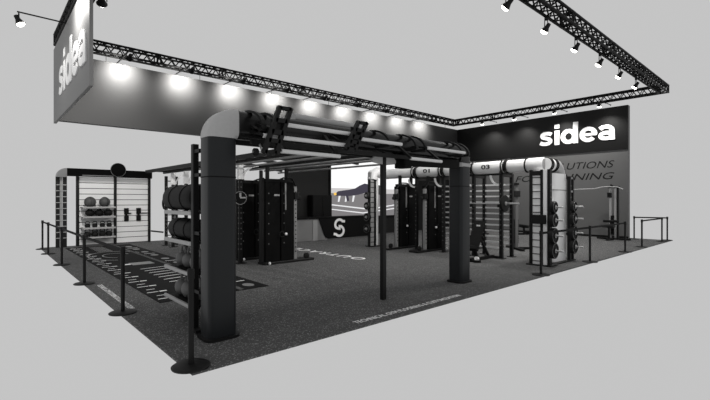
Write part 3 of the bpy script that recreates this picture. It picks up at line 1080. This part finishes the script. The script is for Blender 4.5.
# far tower of the white rig
MB().box(8.44, 8.60, 6.34, 6.50, .03, 2.55, .01).build('tower_panel', 'silver', wr, label='pale far tower panel')
for k in range(13):
    MB().box(8.43, 8.60, 6.325, 6.34, .15 + k * .17, .17 + k * .17).build('ladder_rung', 'black', wr)
MB().box(8.63, 8.70, 6.34, 6.42, 0, 2.34, .008).build('upright', 'black', wr)
MB().box(8.71, 8.81, 6.34, 6.50, .03, 2.55, .01).build('tower_panel', 'white', wr, label='white far tower panel')
MB().box(8.38, 8.92, 6.26, 6.55, 0, .03).build('base_plate', 'black', wr)
MB().box(8.38, 8.45, 6.36, 6.44, 0, 2.3, .008).build('upright', 'black', wr)
MB().tube([(BX, 6.1, BZ), (BX - .06, 6.28, BZ + .02), (BX - .3, 6.40, BZ + .06), (BX - .45, 6.43, BZ), (BX - .48, 6.43, 2.3)], BR + .01, 24).build('elbow', 'white', wr, smooth=True)

# weight plates on their pegs
def plate(label, loc, R, group):
    t = thing('weight_plate', label, 'weight plate', loc, 0, group)
    MB().lathe([(.03, .045), (R * .98, .045), (R, .035), (R, -.035), (R * .98, -.045), (R * .84, -.045), (R * .80, -.03), (R * .40, -.03), (R * .36, -.05), (.03, -.05)], 32, (0, 0, 0), 'y').build('disc', 'rubber', t, smooth=True)
    MB().lathe([(.055, -.056), (.05, -.05), (.05, .05), (.055, .056)], 18, (0, 0, 0), 'y').build('hub', 'midgrey', t, smooth=True)
    MB().ring((0, -.046, 0), R * .9, .006, 'y', 32, 5).build('rim_line', 'dim', t)
    return t
p0 = None
PZ = ((1.43, .14), (1.12, .17), (.75, .185), (.39, .19))
PN = ['top', 'second', 'third', 'lowest']
for x, y0, nm in ((8.70, .42, 'left column of the white corner tower'), (10.02, .46, 'right post of the white corner tower')):
    for i, (z, R) in enumerate(PZ):
        MB().tube([(x, y0 + .02, z), (x, y0 - .30, z)], .022, 12).build('peg', 'steel', wr, smooth=True, label='steel storage peg')
        plate(f'black weight plate on the {PN[i]} peg, {nm}', (x, y0 - .07, z), R, 'weight plates on the white corner tower')
for i, (z, R) in enumerate(((1.75, .12), (1.4, .13), (1.02, .14), (.62, .15))):
    MB().tube([(8.40, 6.40, z), (8.22, 6.40, z)], .02, 10).build('peg', 'steel', wr, smooth=True)
    t = plate(f'black weight plate on the {PN[i]} peg of the white far tower by the screen', (8.33, 6.40, z), R, 'weight plates on the far tower')
    t.rotation_euler = (0, 0, -PI / 2)
for i, (z, R) in enumerate(((1.55, .16), (1.15, .2), (.75, .21), (.37, .21))):
    MB().tube([(9.60, 3.62, z), (9.60, 3.35, z)], .02, 10).build('peg', 'steel', wr, smooth=True)
    MB().obox((9.60, 3.76, z), (9.60, 3.6, z), .05, .05).build('peg_block', 'black', wr)
    plate(f'black weight plate on the {PN[i]} peg seen left of the right square column', (9.60, 3.48, z), R, 'weight plates inside the squat rig')

# barbell on the rack cups
bb = thing('barbell', 'loaded barbell resting across the white and black squat rig', 'barbell', (9.0, 2.1, 1.5), world=True)
MB().tube([(9.0, 1.62, 1.505), (9.0, 3.2, 1.505)], .016, 10).build('bar', 'steel', bb, smooth=True)
for ya, yb in ((1.36, 1.80), (3.06, 3.46)):
    MB().tube([(9.0, ya, 1.505), (9.0, yb, 1.505)], .026, 12).build('sleeve', 'steel', bb, smooth=True)
for y in (1.76, 3.1):
    MB().lathe([(.04, .03), (.22, .028), (.225, .02), (.225, -.02), (.22, -.028), (.19, -.03), (.04, -.03)], 32, (9.0, y, 1.505), 'y').build('plate', 'rubber', bb, smooth=True)
    MB().lathe([(.05, -.05), (.05, .05)], 16, (9.0, y, 1.505), 'y').build('collar', 'silver', bb, smooth=True)

# benches
def bench(label, loc, rz, incline):
    t = thing('weight_bench', label, 'bench', loc, rz, 'weight benches in the squat rig')
    MB().obox((-.05, 0, .05), (1.1, 0, .05), .07, .07).build('spine', 'black', t)
    MB().obox((-.02, -.28, .03), (-.02, .28, .03), .07, .06).build('foot', 'black', t)
    MB().obox((1.08, -.24, .03), (1.08, .24, .03), .07, .06).build('foot', 'black', t)
    MB().obox((.25, 0, .08), (.12, 0, .42), .06, .08, (0, 1, 0)).build('post', 'black', t)
    if incline:
        a, b = Vector((.05, 0, .30)), Vector((.42, 0, 1.03))
        k = MB().obox(a, b, .30, .08).build('back_pad', 'bag', t)
        n = Vector((-.89, 0, .45))
        m_ = (a + b) / 2 + Vector((.16, 0, .32)) * .75 - Vector((.045, 0, -.02))
        MB().box(m_.x - .012, m_.x + .004, -.07, .03, m_.z - .02, m_.z + .02).build('pad_label', 'print', k)
        MB().obox((-.35, 0, .42), (.05, 0, .38), .28, .08).build('seat_pad', 'bag', t)
        MB().obox((.85, 0, .08), (.33, 0, .7), .05, .05, (0, 1, 0)).build('strut', 'black', t)
        MB().tube([(-.02, -.2, .09), (-.1, -.2, .12)], .05, 10).build('wheel', 'white', t)
    else:
        MB().box(-.1, .72, -.14, .14, .42, .50, .03).build('back_pad', 'bag', t)
        MB().box(.76, 1.1, -.14, .14, .42, .50, .03).build('seat_pad', 'bag', t)
        MB().obox((.9, 0, .08), (.9, 0, .42), .06, .06, (0, 1, 0)).build('post', 'black', t)
bench('black incline bench with raised back pad right of the right square column', (8.0, 2.15, 0), 0, True)
bench('black flat bench seen behind the white wall bars', (10.05, 3.5, 0), .1, False)


# ------------------------------------------------------------------ machines by the right wall
def stack_machine(label, loc, rz, m_='silver'):
    t = thing('weight_machine', label, 'weight machine', loc, rz, 'weight machines by the right wall')
    MB().box(-.6, .6, -.05, .05, 0, .07, .01).build('base', 'black', t)
    MB().box(-.05, .05, -.75, .4, 0, .07, .01).build('base', 'black', t)
    for x in (-.14, .04):
        MB().box(x, x + .07, -.05, .05, .07, 2.1, .01).build('upright', m_, t)
    MB().box(.13, .2, -.05, .05, .07, 2.1, .01).build('upright', 'black', t)
    mb = MB()
    for k in range(12):
        mb.box(-.07, .04, -.09, .09, .2 + k * .065, .255 + k * .065)
    mb.build('weight_stack', 'matte', t)
    MB().box(-.2, .22, -.06, .06, 2.08, 2.16, .02).build('top_frame', 'black', t)
    MB().box(-.2, -.06, -.1, .1, 1.7, 1.9, .02).build('carriage', 'black', t)
    MB().obox((0, -.05, .5), (0, -.6, .5), .06, .06).build('seat_post', 'black', t)
    MB().obox((0, -.52, .03), (0, -.52, .5), .06, .06).build('seat_post', 'black', t)
    MB().box(-.2, .2, -.75, -.4, .52, .60, .03).build('seat', 'bag', t)
    MB().box(-.28, .28, -.36, -.24, .70, .80, .04).build('thigh_pad', 'bag', t)
    MB().obox((0, -.3, .5), (0, -.3, .72), .05, .05).build('pad_post', 'black', t)
    return t
lm = stack_machine('pulldown machine with a long pale bar in front of the grey wall', (17.55, 1.66, 0), PI / 2 * 1.0 + PI)
def tube_part(nm, pts, r, m_, p):
    return MB().tube(pts, r, 8).build(nm, m_, p, smooth=True)
# in the machine's own frame: local x runs along world -y
tube_part('pulldown_bar', [(.42, -.3, 2.02), (.25, -.3, 2.11), (-.15, -.3, 2.13), (-.32, -.3, 2.12), (-.6, -.3, 2.06), (-1.45, -.3, 2.04)], .022, 'silver', lm)
tube_part('top_arm', [(0, 0, 2.15), (0, -.3, 2.2)], .03, 'black', lm)
tube_part('cable', [(0, -.3, 2.2), (0, -.3, 2.12)], .006, 'black', lm)
stack_machine('weight machine between the squat rig and the white corner tower', (11.45, 2.72, 0), .9, 'dim')

for o in bpy.data.objects:
    if '_o' in o:
        del o['_o']
